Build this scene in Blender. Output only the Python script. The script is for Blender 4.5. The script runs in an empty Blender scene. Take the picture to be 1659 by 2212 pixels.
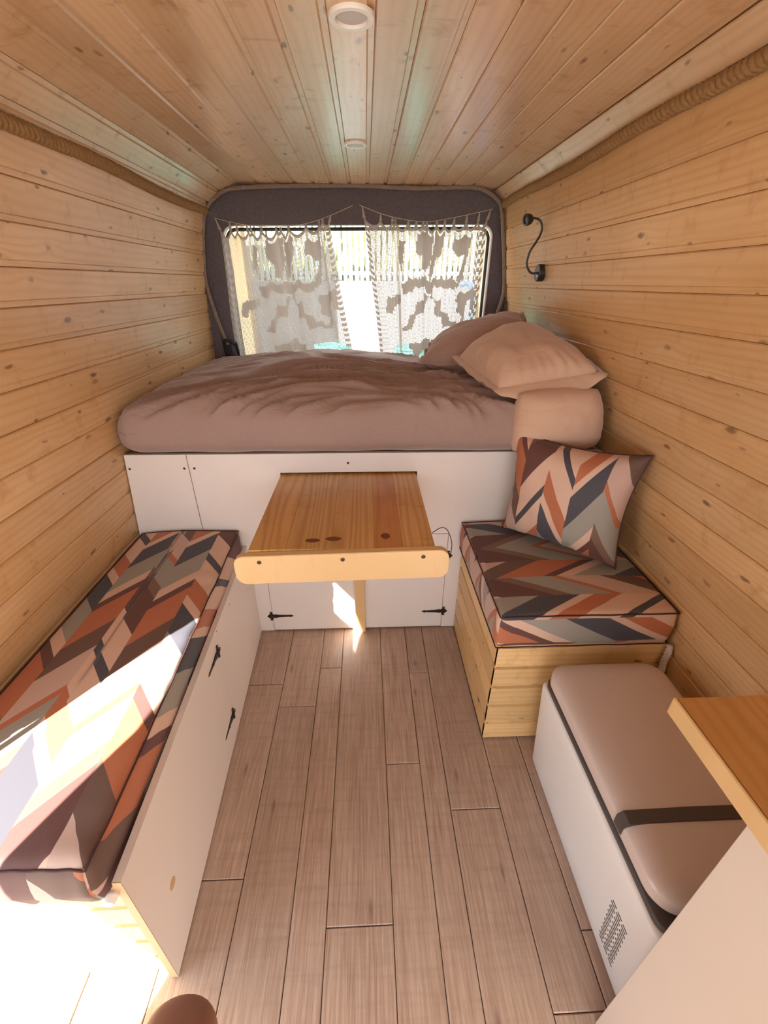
import bpy, bmesh, math, random
from math import sin, cos, tan, pi, radians, sqrt
from mathutils import Vector, Matrix, noise
random.seed(7)
S = bpy.context.scene
C = S.collection
# ------------------------------------------------------------------ camera
F, PITCH, YAW, ROLL, EYE = 920.0, radians(28.3), radians(2.4), radians(0.3), 1.4
fw = Vector((sin(YAW)*cos(PITCH), cos(YAW)*cos(PITCH), -sin(PITCH)))
rt = Vector((cos(YAW), -sin(YAW), 0)); up = rt.cross(fw)
rt, up = rt*cos(ROLL)+up*sin(ROLL), up*cos(ROLL)-rt*sin(ROLL)
cd = bpy.data.cameras.new('camera'); cam = bpy.data.objects.new('camera', cd); C.objects.link(cam)
cd.sensor_fit = 'HORIZONTAL'; cd.sensor_width = 36; cd.lens = 36*F/1659; cd.clip_start = 0.02; cd.clip_end = 200
M4 = Matrix((rt, up, -fw)).transposed().to_4x4(); M4.translation = (0, 0, EYE); cam.matrix_world = M4
S.camera = cam
# ------------------------------------------------------------------ world, sun, exposure
wd = bpy.data.worlds.new('world'); S.world = wd; wd.use_nodes = True
bg = wd.node_tree.nodes['Background']; bg.inputs[0].default_value = (0.86, 0.93, 1.0, 1); bg.inputs[1].default_value = 1.5
sd = bpy.data.lights.new('sun', 'SUN'); sun = bpy.data.objects.new('sun', sd); C.objects.link(sun)
sd.energy = 13.0; sd.angle = radians(0.6); sd.color = (1.0, 0.95, 0.87)
SUN = Vector((sin(radians(34)), cos(radians(34)), -0.725)).normalized()
sun.rotation_euler = SUN.to_track_quat('-Z', 'Y').to_euler(); sun.location = (-3, -4, 5)
S.view_settings.view_transform = 'Standard'; S.view_settings.look = 'None'
S.view_settings.exposure = 1.92; S.view_settings.gamma = 1; S.view_settings.use_curve_mapping = False
S.cycles.use_denoising = True; S.cycles.diffuse_bounces = 8; S.cycles.max_bounces = 14; S.cycles.transparent_max_bounces = 16
S.cycles.sample_clamp_indirect = 12

# ------------------------------------------------------------------ materials
class NT:
    def __init__(s, name):
        s.m = bpy.data.materials.new(name); s.m.use_nodes = True; s.t = s.m.node_tree
        s.b = s.t.nodes['Principled BSDF']; s.out = s.t.nodes['Material Output']
    def n(s, typ, ins=None, **kw):
        nd = s.t.nodes.new(typ)
        for k, v in kw.items(): setattr(nd, k, v)
        if ins:
            for k, v in ins.items():
                sk = nd.inputs[k]
                if isinstance(v, bpy.types.NodeSocket): s.t.links.new(v, sk)
                elif hasattr(sk, 'default_value'): sk.default_value = v
        return nd
    def math(s, op, a, b=0.0, c=0.0):
        return s.n('ShaderNodeMath', {0: a, 1: b, 2: c}, operation=op).outputs[0]
    def mix(s, f, a, b, blend='MIX'):
        nd = s.n('ShaderNodeMix', data_type='RGBA', blend_type=blend)
        for i, v in ((0, f), (6, a), (7, b)):
            if isinstance(v, bpy.types.NodeSocket): s.t.links.new(v, nd.inputs[i])
            elif i == 0: nd.inputs[0].default_value = v
            else: nd.inputs[i].default_value = (*v, 1) if len(v) == 3 else v
        return nd.outputs[2]
    def ramp(s, f, stops, interp='LINEAR'):
        nd = s.n('ShaderNodeValToRGB', {0: f}); cr = nd.color_ramp; cr.interpolation = interp
        while len(cr.elements) < len(stops): cr.elements.new(0.5)
        for e, (p, c) in zip(cr.elements, stops):
            e.position = p; e.color = (*c, 1) if len(c) == 3 else c
        return nd.outputs[0]
    def set(s, **kw):
        for k, v in kw.items():
            sk = s.b.inputs[k.replace('_', ' ')]
            if isinstance(v, bpy.types.NodeSocket): s.t.links.new(v, sk)
            else: sk.default_value = (*v, 1) if isinstance(v, tuple) and len(v) == 3 else v
        return s
    def bump(s, h, strength=0.3, dist=0.002):
        bn = s.n('ShaderNodeBump', {'Strength': strength, 'Distance': dist, 'Height': h}); s.t.links.new(bn.outputs[0], s.b.inputs['Normal'])
    def noise(s, vec, scale, detail=3, rough=0.55, dist=0.0):
        return s.n('ShaderNodeTexNoise', {'Vector': vec, 'Scale': scale, 'Detail': detail, 'Roughness': rough, 'Distortion': dist}).outputs[0]
    def mapping(s, vec, scale=(1, 1, 1), loc=(0, 0, 0)):
        return s.n('ShaderNodeMapping', {'Vector': vec, 'Scale': scale, 'Location': loc}).outputs[0]

def g(v): return v

def plain(name, col, rough=0.5, metal=0.0, coat=0.0, var=0.06, nscale=12, bump=0.0, bscale=400):
    t = NT(name); tc = t.n('ShaderNodeTexCoord').outputs['Object']
    nz = t.noise(tc, nscale, 3)
    c = t.mix(nz, tuple(x*(1-var) for x in col), tuple(min(1, x*(1+var)) for x in col))
    t.set(Base_Color=c, Roughness=rough, Metallic=metal, Coat_Weight=coat)
    if bump: t.bump(t.noise(tc, bscale, 2), bump, 0.001)
    return t.m

def pine(name, lo, hi, dark, knot=(0.13, 0.05, 0.02), rough=0.38, grain=1.0, knots=1.0, ringscale=48, flame=0.6, coat=0.25, tint=0.12, stain=0.4):
    """boards run along local X; every board shifts the pattern by its own random number"""
    t = NT(name); tc = t.n('ShaderNodeTexCoord').outputs['Object']
    rnd = t.n('ShaderNodeObjectInfo').outputs['Random']
    off = t.n('ShaderNodeCombineXYZ', {0: t.math('MULTIPLY', rnd, 37.0), 1: t.math('MULTIPLY', rnd, 11.3), 2: t.math('MULTIPLY', rnd, 5.1)}).outputs[0]
    p = t.n('ShaderNodeVectorMath', {0: tc, 1: off}, operation='ADD').outputs[0]
    # knots
    wob = t.n('ShaderNodeTexNoise', {'Vector': p, 'Scale': 38.0, 'Detail': 2.0}).outputs['Color']
    pw = t.n('ShaderNodeVectorMath', {0: wob, 1: (0.018, 0.012, 0.0), 2: p}, operation='MULTIPLY_ADD').outputs[0]
    kv = t.n('ShaderNodeTexVoronoi', {'Vector': t.mapping(pw, (6.0, 15.0, 1.0)), 'Scale': 1.0, 'Randomness': 1.0}, voronoi_dimensions='2D')
    kd = kv.outputs['Distance']; kc = t.n('ShaderNodeSeparateColor', {0: kv.outputs['Color']})
    size = t.math('MULTIPLY', t.math('MAXIMUM', t.math('SUBTRACT', kc.outputs[0], 0.38), 0.0), 0.21*knots)
    kk = t.math('DIVIDE', kd, t.math('ADD', size, 0.0001))
    kmask = t.ramp(kk, [(0.0, (1, 1, 1)), (0.55, (0.8, 0.8, 0.8)), (1.0, (0, 0, 0))])
    halo = t.math('MULTIPLY', t.ramp(kk, [(0.0, (1, 1, 1)), (0.999, (0.0, 0.0, 0.0))]), 1.0)
    # rings, bending round the knots
    sep = t.n('ShaderNodeSeparateXYZ', {0: p})
    push = t.math('MULTIPLY', t.math('EXPONENT', t.math('MULTIPLY', kd, -5.0)), t.math('MULTIPLY', size, 0.25))
    w1 = t.noise(t.mapping(p, (0.55, 5.0, 1.0)), 1.0, 2)
    yy = t.math('ADD', t.math('ADD', sep.outputs[1], t.math('MULTIPLY', w1, 0.16*flame)), push)
    band = t.math('SINE', t.math('MULTIPLY', yy, ringscale*2*pi))
    band = t.math('POWER', t.math('MULTIPLY_ADD', band, 0.5, 0.5), 2.0)
    band = t.math('MULTIPLY', band, t.noise(t.mapping(p, (1.5, 14, 2)), 1.0, 2))
    fine = t.noise(t.mapping(p, (4, 380, 9)), 1.0, 3, 0.6)
    blot = t.noise(t.mapping(p, (2.2, 7, 2)), 1.0, 3)
    base = t.mix(t.ramp(blot, [(0.3, (0, 0, 0)), (0.7, (1, 1, 1))]), lo, hi)
    base = t.mix(t.math('MULTIPLY', band, 0.42*grain), base, dark)
    base = t.mix(t.math('MULTIPLY', fine, 0.30*grain), base, dark)
    # each board its own tint
    tv = t.math('MULTIPLY_ADD', rnd, tint*2, 1-tint)
    base = t.mix(1.0, base, t.n('ShaderNodeCombineColor', {0: tv, 1: tv, 2: tv}).outputs[0], 'MULTIPLY')
    # smeared stain across the grain
    st = t.noise(t.mapping(p, (9, 5, 2)), 2.2, 4, 0.65, 0.3)
    base = t.mix(t.math('MULTIPLY', t.ramp(st, [(0.56, (0, 0, 0)), (0.72, (1, 1, 1))]), stain), base, dark)
    base = t.mix(t.math('MULTIPLY', kmask, t.math('MULTIPLY_ADD', kc.outputs[1], 0.6, 0.4)), base, knot)
    t.set(Base_Color=base, Roughness=t.math('MULTIPLY_ADD', fine, 0.15, rough), Coat_Weight=coat, Coat_Roughness=0.22)
    t.bump(t.math('ADD', fine, t.math('MULTIPLY', band, 0.5)), 0.12, 0.0008)
    return t.m

PAL = dict(beige=(0.62, 0.42, 0.32), pink=(0.52, 0.36, 0.30), rust=(0.42, 0.13, 0.055), maroon=(0.105, 0.035, 0.030), navy=(0.045, 0.045, 0.062),
           grey=(0.29, 0.27, 0.235), brown=(0.17, 0.092, 0.065), choc=(0.12, 0.062, 0.045))
def chevron(name, half=0.09, k=1.2, period=0.95, shift=0.0):
    t = NT(name); uv = t.n('ShaderNodeTexCoord').outputs['UV']; sep = t.n('ShaderNodeSeparateXYZ', {0: uv})
    u, v = sep.outputs[0], sep.outputs[1]
    col = t.math('FLOOR', t.math('DIVIDE', u, half))
    tri = t.math('PINGPONG', u, half)
    vv = t.math('ADD', v, t.math('MULTIPLY', tri, k))
    # neighbouring half columns are offset against each other in steps, so stripes partly meet at the points
    h = t.n('ShaderNodeTexWhiteNoise', {'W': t.math('ADD', col, shift+3.7)}, noise_dimensions='1D').outputs['Value']
    hq = t.math('MULTIPLY', t.math('FLOOR', t.math('MULTIPLY', h, 7.0)), 1/7.0)
    ph = t.math('FRACT', t.math('ADD', t.math('DIVIDE', vv, period), hq))
    seq = [('beige', .11), ('navy', .04), ('beige', .12), ('maroon', .15), ('brown', .05), ('grey', .12), ('rust', .03), ('pink', .12), ('choc', .10),
           ('rust', .14), ('maroon', .04), ('beige', .05), ('grey', .12), ('navy', .12), ('beige', .04), ('rust', .08)]
    tot = sum(w for _, w in seq); x = 0; stops = []
    for c, w in seq: stops.append((x/tot, PAL[c])); x += w
    c = t.ramp(ph, stops, 'CONSTANT')
    wv = t.noise(t.mapping(uv, (1, 1, 1)), 700, 2)
    c = t.mix(t.math('MULTIPLY', wv, 0.06), c, (0.5, 0.42, 0.36))
    t.set(Base_Color=c, Roughness=0.72, Sheen_Weight=0.08, Sheen_Roughness=0.5); t.bump(wv, 0.15, 0.0005)
    return t.m

def linen(name, col, weave=0.25, wrinkle=0.0):
    t = NT(name); tc = t.n('ShaderNodeTexCoord').outputs['Object']
    a = t.noise(t.mapping(tc, (900, 60, 300)), 1.0, 2); b = t.noise(t.mapping(tc, (60, 900, 300)), 1.0, 2)
    w = t.math('MULTIPLY', t.math('ADD', a, b), 0.5); big = t.noise(tc, 5, 3)
    c = t.mix(w, tuple(x*0.82 for x in col), tuple(min(1, x*1.18) for x in col))
    c = t.mix(t.math('MULTIPLY', big, 0.15), c, tuple(x*0.8 for x in col))
    t.set(Base_Color=c, Roughness=0.85, Sheen_Weight=0.35, Sheen_Roughness=0.4)
    h = w
    if wrinkle:
        wr = t.noise(t.mapping(tc, (5, 16, 9)), 1.6, 5, 0.6, 1.2)
        h = t.math('ADD', t.math('MULTIPLY', w, 0.05), t.math('MULTIPLY', wr, wrinkle))
        t.bump(h, 0.6, 0.012)
    else: t.bump(h, 0.2, 0.0008)
    return t.m

M = {}
M['wall'] = pine('pine_wall', (0.655, 0.405, 0.18), (0.77, 0.53, 0.29), (0.42, 0.19, 0.055), rough=0.33, tint=0.09)
M['ceil'] = pine('pine_ceiling', (0.68, 0.46, 0.26), (0.79, 0.58, 0.37), (0.42, 0.20, 0.07), rough=0.33, coat=0.45, tint=0.09, stain=0.6, flame=0.4, grain=0.8)
M['seat'] = pine('pine_seat', (0.74, 0.49, 0.22), (0.80, 0.56, 0.28), (0.45, 0.21, 0.06), rough=0.4, knots=0.8)
M['table'] = pine('pine_table', (0.62, 0.38, 0.13), (0.72, 0.48, 0.19), (0.36, 0.15, 0.03), knot=(0.18, 0.06, 0.02), rough=0.3, grain=2.3, ringscale=42, knots=0.0, flame=1.6, tint=0.17, coat=0.3)
M['table_red'] = pine('pine_table_red', (0.58, 0.27, 0.075), (0.66, 0.34, 0.11), (0.34, 0.11, 0.02), rough=0.3, grain=2.0, ringscale=30, knots=0.0, flame=2.2, tint=0.03, coat=0.3)
M['table_plain'] = pine('birch_rail', (0.63, 0.415, 0.19), (0.69, 0.47, 0.24), (0.60, 0.34, 0.13), rough=0.32, knots=0.0, grain=0.6, ringscale=12, tint=0.05)
M['worktop'] = pine('pine_worktop', (0.52, 0.25, 0.07), (0.60, 0.31, 0.10), (0.30, 0.10, 0.02), rough=0.3, grain=1.2, knots=0.3, flame=1.2)
M['backing'] = plain('dark_backing', (0.30, 0.17, 0.075), 0.8)
M['knot'] = plain('knot_wood', (0.16, 0.05, 0.02), 0.5)

def floor_mat():
    t = NT('laminate_floor'); tc = t.n('ShaderNodeTexCoord').outputs['Object']; rnd = t.n('ShaderNodeObjectInfo').outputs['Random']
    off = t.n('ShaderNodeCombineXYZ', {0: t.math('MULTIPLY', rnd, 31.0), 1: t.math('MULTIPLY', rnd, 17.3), 2: rnd}).outputs[0]
    p = t.n('ShaderNodeVectorMath', {0: tc, 1: off}, operation='ADD').outputs[0]
    fine = t.noise(t.mapping(p, (7, 210, 7)), 1.0, 4, 0.65, 0.4); saw = t.noise(t.mapping(p, (60, 5, 7)), 1.0, 2); mid = t.noise(t.mapping(p, (2.5, 22, 7)), 1.0, 4)
    c = t.mix(t.ramp(fine, [(0.3, (0, 0, 0)), (0.72, (1, 1, 1))]), (0.25, 0.158, 0.112), (0.50, 0.365, 0.29))
    c = t.mix(t.math('MULTIPLY', t.ramp(mid, [(0.35, (0, 0, 0)), (0.7, (1, 1, 1))]), 0.35), c, (0.52, 0.40, 0.32))
    c = t.mix(t.math('MULTIPLY', t.ramp(saw, [(0.5, (0, 0, 0)), (0.75, (1, 1, 1))]), 0.25), c, (0.22, 0.145, 0.105))
    kv = t.n('ShaderNodeTexVoronoi', {'Vector': t.mapping(p, (1.3, 5.0, 1)), 'Scale': 1.0}, voronoi_dimensions='2D').outputs['Distance']
    c = t.mix(t.ramp(kv, [(0.0, (0.7,)*3), (0.04, (0.0,)*3)]), c, (0.12, 0.07, 0.05))
    tv = t.math('MULTIPLY_ADD', rnd, 0.16, 0.92)
    c = t.mix(1.0, c, t.n('ShaderNodeCombineColor', {0: tv, 1: tv, 2: tv}).outputs[0], 'MULTIPLY')
    t.set(Base_Color=c, Roughness=t.math('MULTIPLY_ADD', fine, 0.22, 0.30)); t.bump(fine, 0.25, 0.0008)
    return t.m
M['floor'] = floor_mat()
M['white'] = plain('white_board', (0.76, 0.70, 0.66), 0.42, var=0.015)
M['unit'] = plain('cream_unit_board', (0.64, 0.55, 0.475), 0.45, var=0.02)
M['boardedge'] = plain('bare_board_edge', (0.55, 0.36, 0.20), 0.6)
M['black'] = plain('black_slot_shade', (0.015, 0.012, 0.010), 0.6)
M['iron'] = plain('black_iron', (0.030, 0.020, 0.018), 0.42, metal=0.3)
M['screw'] = plain('dark_screw', (0.07, 0.045, 0.035), 0.4, metal=0.6)
M['lamp'] = plain('black_lamp', (0.02, 0.02, 0.022), 0.32)
M['felt'] = plain('grey_felt', (0.135, 0.115, 0.125), 0.95, var=0.35, nscale=90, bump=0.8, bscale=350)
M['sheet'] = linen('mauve_sheet', (0.345, 0.235, 0.205), wrinkle=0.55)
M['mauvepillow'] = linen('mauve_pillow', (0.42, 0.27, 0.22), wrinkle=0.8)
M['beigepillow'] = linen('beige_pillow', (0.60, 0.40, 0.29), wrinkle=0.35)
M['chev_bench'] = chevron('chevron_bench', 0.091, 1.25, 1.45, 4.0)
M['chev_seat'] = chevron('chevron_seat', 0.088, 1.9, 1.55, 11.0)
M['chev_pillow'] = chevron('chevron_pillow', 0.086, 1.75, 1.35, 25.0)
M['piping'] = plain('dark_piping', (0.05, 0.015, 0.015), 0.7)
M['lid'] = plain('cooler_lid', (0.58, 0.49, 0.455), 0.24, var=0.01, coat=0.2)
M['coolerbody'] = plain('cooler_body', (0.74, 0.72, 0.71), 0.4, var=0.01)
M['coolerdark'] = plain('cooler_grey', (0.065, 0.055, 0.052), 0.5)
M['plastic'] = plain('white_plastic', (0.85, 0.83, 0.80), 0.35, var=0.01)
M['diffuser'] = plain('lamp_diffuser', (0.62, 0.62, 0.62), 0.5, var=0.01)
M['rubber'] = plain('black_rubber', (0.02, 0.02, 0.025), 0.5)
M['paint'] = plain('white_paint', (0.85, 0.85, 0.85), 0.35, var=0.01)
M['rail'] = M['table_plain']
M['cord'] = plain('cotton_cord', (0.60, 0.48, 0.38), 0.9)
M['rope'] = plain('jute_rope', (0.33, 0.195, 0.08), 0.95, var=0.3, nscale=120, bump=0.8, bscale=500)
M['greyrope'] = plain('grey_jute_rope', (0.30, 0.22, 0.17), 0.95, var=0.3, nscale=120, bump=0.8, bscale=500)
M['whiterope'] = plain('white_rope', (0.62, 0.54, 0.44), 0.9, var=0.15, nscale=120, bump=0.6, bscale=500)
M['skin'] = plain('skin', (0.27, 0.125, 0.08), 0.5, var=0.08, nscale=20, bump=0.15, bscale=250)
M['ground'] = plain('pale_gravel', (0.25, 0.235, 0.21), 0.9, var=0.12, nscale=30)
M['render'] = plain('white_render', (0.17, 0.17, 0.178), 0.85, var=0.02)
M['picket'] = plain('white_picket', (0.27, 0.27, 0.25), 0.6, var=0.03)
M['hedge'] = plain('hedge_leaf', (0.13, 0.14, 0.05), 0.8, var=0.7, nscale=25)
M['tan'] = plain('tan_wall', (0.20, 0.125, 0.055), 0.85, var=0.1)
M['teal'] = plain('teal_plastic', (0.05, 0.42, 0.36), 0.5)
M['blue'] = plain('blue_rubber', (0.06, 0.16, 0.42), 0.5)
M['vanmetal'] = plain('van_metal', (0.55, 0.50, 0.45), 0.5)
def crochet_mat():
    t = NT('crochet_cotton'); c = (0.56, 0.50, 0.45)
    d = t.n('ShaderNodeBsdfDiffuse', {'Color': (*c, 1)}); tr = t.n('ShaderNodeBsdfTranslucent', {'Color': (*c, 1)})
    mx = t.n('ShaderNodeMixShader', {0: 0.32}); t.t.links.new(d.outputs[0], mx.inputs[1]); t.t.links.new(tr.outputs[0], mx.inputs[2]); t.t.links.new(mx.outputs[0], t.out.inputs[0])
    return t.m
M['crochet'] = crochet_mat()
def glass_mat():
    t = NT('window_glass'); tr = t.n('ShaderNodeBsdfTransparent', {'Color': (0.96, 0.98, 0.97, 1)}); gl = t.n('ShaderNodeBsdfGlossy', {'Roughness': 0.02})
    fr = t.n('ShaderNodeFresnel', {'IOR': 1.45}); mx = t.n('ShaderNodeMixShader', {0: fr.outputs[0]})
    t.t.links.new(tr.outputs[0], mx.inputs[1]); t.t.links.new(gl.outputs[0], mx.inputs[2]); t.t.links.new(mx.outputs[0], t.out.inputs[0])
    return t.m
M['glass'] = glass_mat()

# ------------------------------------------------------------------ object helpers
def link(name, me, mat=None, parent=None, loc=None, rot=None, smooth=False):
    o = bpy.data.objects.new(name, me); C.objects.link(o)
    if mat and hasattr(me, 'materials') and not me.materials: me.materials.append(M[mat] if isinstance(mat, str) else mat)
    if parent: o.parent = parent
    if loc is not None: o.location = loc
    if rot is not None: o.rotation_euler = rot
    if smooth and isinstance(me, bpy.types.Mesh):
        me.polygons.foreach_set('use_smooth', [True]*len(me.polygons)); me.update()
    return o
def fin(bm, name='mesh', fix=True):
    if fix: bmesh.ops.recalc_face_normals(bm, faces=bm.faces)
    me = bpy.data.meshes.new(name); bm.to_mesh(me); bm.free(); return me
def pyd(vs, fs, name='mesh', fix=False):
    me = bpy.data.meshes.new(name); me.from_pydata([tuple(v) for v in vs], [], fs); me.update()
    if fix:
        bm = bmesh.new(); bm.from_mesh(me); bmesh.ops.recalc_face_normals(bm, faces=bm.faces); bm.to_mesh(me); bm.free()
    return me
def thing(name, label, cat, loc=(0, 0, 0), rot=(0, 0, 0), group=None):
    o = bpy.data.objects.new(name, None); C.objects.link(o); o.location = loc; o.rotation_euler = rot; o.empty_display_size = 0.05
    o['label'] = label; o['category'] = cat; o['kind'] = 'thing'
    if group: o['group'] = group
    return o
def tag(o, label, cat, group=None, kind='thing'):
    o['label'] = label; o['category'] = cat; o['kind'] = kind
    if group: o['group'] = group
    return o
def structure(o, label, cat):
    o['kind'] = 'structure'; o['label'] = label; o['category'] = cat; return o
def box_bm(bm, x0, x1, y0, y1, z0, z1, bev=0.0, seg=2):
    vs = [bm.verts.new((x, y, z)) for x in (x0, x1) for y in (y0, y1) for z in (z0, z1)]
    fs = [bm.faces.new([vs[i] for i in q]) for q in ((0, 1, 3, 2), (4, 6, 7, 5), (0, 4, 5, 1), (2, 3, 7, 6), (0, 2, 6, 4), (1, 5, 7, 3))]
    if bev: bmesh.ops.bevel(bm, geom=list({e for f in fs for e in f.edges}), offset=bev, segments=seg, affect='EDGES', profile=0.6)
def box(name, x0, x1, y0, y1, z0, z1, mat, parent=None, bev=0.0015, seg=1):
    bm = bmesh.new(); cx, cy, cz = (x0+x1)/2, (y0+y1)/2, (z0+z1)/2
    box_bm(bm, x0-cx, x1-cx, y0-cy, y1-cy, z0-cz, z1-cz, bev, seg)
    return link(name, fin(bm), mat, parent, (cx, cy, cz))
def tube_mesh(pts, r, n=8, closed=False, rs=None):
    P = [Vector(p) for p in pts]; vs, fs = [], []; N = len(P)
    t0 = (P[1]-P[0]).normalized(); ref = Vector((0, 0, 1)) if abs(t0.z) < 0.9 else Vector((1, 0, 0)); nrm = t0.cross(ref).normalized()
    for i, p in enumerate(P):
        if closed: t = (P[(i+1) % N]-P[i-1]).normalized()
        else: t = (P[min(i+1, N-1)]-P[max(i-1, 0)]).normalized()
        nrm = (nrm-t*nrm.dot(t)).normalized(); b = t.cross(nrm); rr = rs[i] if rs else r
        for k in range(n):
            a = 2*pi*k/n; vs.append(p+nrm*cos(a)*rr+b*sin(a)*rr)
    for i in range(N if closed else N-1):
        j = (i+1) % N
        for k in range(n):
            k2 = (k+1) % n; fs.append((i*n+k, i*n+k2, j*n+k2, j*n+k))
    if not closed: fs.append(tuple(range(n))[::-1]); fs.append(tuple((N-1)*n+k for k in range(n)))
    return pyd(vs, fs)
def spline(pts, n=10, closed=False):
    P = [Vector(p) for p in pts]; out = []; N = len(P)
    for i in range(N if closed else N-1):
        if closed: a, b, c, d = P[i-1], P[i], P[(i+1) % N], P[(i+2) % N]
        else: a, b, c, d = P[max(i-1, 0)], P[i], P[i+1], P[min(i+2, N-1)]
        for k in range(n):
            t = k/n; out.append(0.5*((2*b)+(c-a)*t+(2*a-5*b+4*c-d)*t*t+(3*b-a-3*c+d)*t**3))
    if not closed: out.append(P[-1])
    return out
def tube(name, pts, r, mat, parent=None, n=8, closed=False, rs=None):
    return link(name, tube_mesh(pts, r, n, closed, rs), mat, parent, smooth=True)
def lathe(name, prof, mat, parent=None, loc=(0, 0, 0), rot=(0, 0, 0), n=40):
    vs, fs = [], []
    for r, z in prof:
        for k in range(n): a = 2*pi*k/n; vs.append((r*cos(a), r*sin(a), z))
    for i in range(len(prof)-1):
        for k in range(n):
            k2 = (k+1) % n; fs.append((i*n+k, i*n+k2, (i+1)*n+k2, (i+1)*n+k))
    if prof[-1][0] > 0: fs.append(tuple((len(prof)-1)*n+k for k in range(n)))
    if prof[0][0] > 0: fs.append(tuple(range(n))[::-1])
    return link(name, pyd(vs, fs, fix=True), mat, parent, loc, rot, smooth=False)
def prism(name, poly, t, mat, parent=None, loc=(0, 0, 0), rot=(0, 0, 0), bev=0.0):
    """polygon in local XZ, thickness t along +Y"""
    bm = bmesh.new(); a = [bm.verts.new((x, 0, z)) for x, z in poly]; f = bm.faces.new(a)
    r = bmesh.ops.extrude_face_region(bm, geom=[f]); bmesh.ops.translate(bm, vec=(0, t, 0), verts=[v for v in r['geom'] if isinstance(v, bmesh.types.BMVert)])
    if bev: bmesh.ops.bevel(bm, geom=list(bm.edges), offset=bev, segments=2, affect='EDGES')
    return link(name, fin(bm), mat, parent, loc, rot)
def rope(name, pts, r, mat, label, cat='rope', pitch=0.05, step=0.008, parent=None, sub='strand', group=None):
    """three twisted strands along a path"""
    P = [Vector(p) for p in pts]; Q = [P[0]]
    for i in range(1, len(P)):
        d = (P[i]-P[i-1]).length; n = max(1, int(d/step))
        for k in range(1, n+1): Q.append(P[i-1].lerp(P[i], k/n))
    root = parent or thing(name, label, cat, tuple(Q[0]), group=group); org = Q[0] if not parent else Vector((0, 0, 0))
    t0 = (Q[1]-Q[0]).normalized(); nrm = t0.cross(Vector((0.3, 0.2, 1))).normalized(); fr = []; L = 0
    for i, p in enumerate(Q):
        t = (Q[min(i+1, len(Q)-1)]-Q[max(i-1, 0)]).normalized(); nrm = (nrm-t*nrm.dot(t)).normalized(); b = t.cross(nrm)
        if i: L += (Q[i]-Q[i-1]).length
        fr.append((p-org, nrm.copy(), b, L))
    for s in range(3):
        path = [p+(n*cos(2*pi*(L/pitch+s/3))+b*sin(2*pi*(L/pitch+s/3)))*r*0.52 for p, n, b, L in fr]
        link(sub, tube_mesh(path, r*0.56, 6), mat, root, smooth=True)
    return root

def rbox(x0, x1, y0, y1, z0, z1, r, nx=12, ny=12, nz=4, nr=4, disp=None, uvf=None, rz=None):
    """rounded box as one mesh, with optional displacement disp(p, n) -> p and uv per vertex/face uvf(p, n)"""
    rz = r if rz is None else rz
    def cuts(a, b, n, rr):
        L = [a+rr*(1-cos(pi/2*i/nr)) for i in range(nr)]
        L += [a+rr+(b-a-2*rr)*i/n for i in range(n+1)]
        L += [b-rr*(1-cos(pi/2*i/nr)) for i in reversed(range(nr))]
        return L
    X, Y, Z = cuts(x0, x1, nx, r), cuts(y0, y1, ny, r), cuts(z0, z1, nz, rz)
    vid, vs, vn, fs, fn = {}, [], [], [], []
    def V(x, y, z):
        key = (round(x, 6), round(y, 6), round(z, 6))
        if key in vid: return vid[key]
        q = Vector((min(max(x, x0+r), x1-r), min(max(y, y0+r), y1-r), min(max(z, z0+rz), z1-rz)))
        d = Vector((x, y, z))-q
        dd = Vector((d.x/r, d.y/r, d.z/rz))
        if dd.length > 1e-9:
            n = dd.normalized(); p = q+Vector((n.x*r, n.y*r, n.z*rz))
        else: n = Vector((0, 0, 0)); p = q
        vid[key] = len(vs); vs.append(p); vn.append(n); return vid[key]
    def face(A, B, f, n):
        for i in range(len(A)-1):
            for j in range(len(B)-1):
                fs.append([V(*f(A[i], B[j])), V(*f(A[i+1], B[j])), V(*f(A[i+1], B[j+1])), V(*f(A[i], B[j+1]))]); fn.append(n)
    face(X, Y, lambda a, b: (a, b, z1), Vector((0, 0, 1))); face(Y, X, lambda a, b: (b, a, z0), Vector((0, 0, -1)))
    face(X, Z, lambda a, b: (a, y0, b), Vector((0, -1, 0))); face(Z, X, lambda a, b: (b, y1, a), Vector((0, 1, 0)))
    face(Y, Z, lambda a, b: (x1, a, b), Vector((1, 0, 0))); face(Z, Y, lambda a, b: (x0, b, a), Vector((-1, 0, 0)))
    org = [v.copy() for v in vs]
    if disp: vs = [disp(v.copy(), n) for v, n in zip(vs, vn)]
    me = pyd(vs, fs)
    if uvf:
        ul = me.uv_layers.new(name='uv'); k = 0
        for f, n in zip(fs, fn):
            for i in f: ul.data[k].uv = uvf(org[i], n); k += 1
    return me

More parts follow.
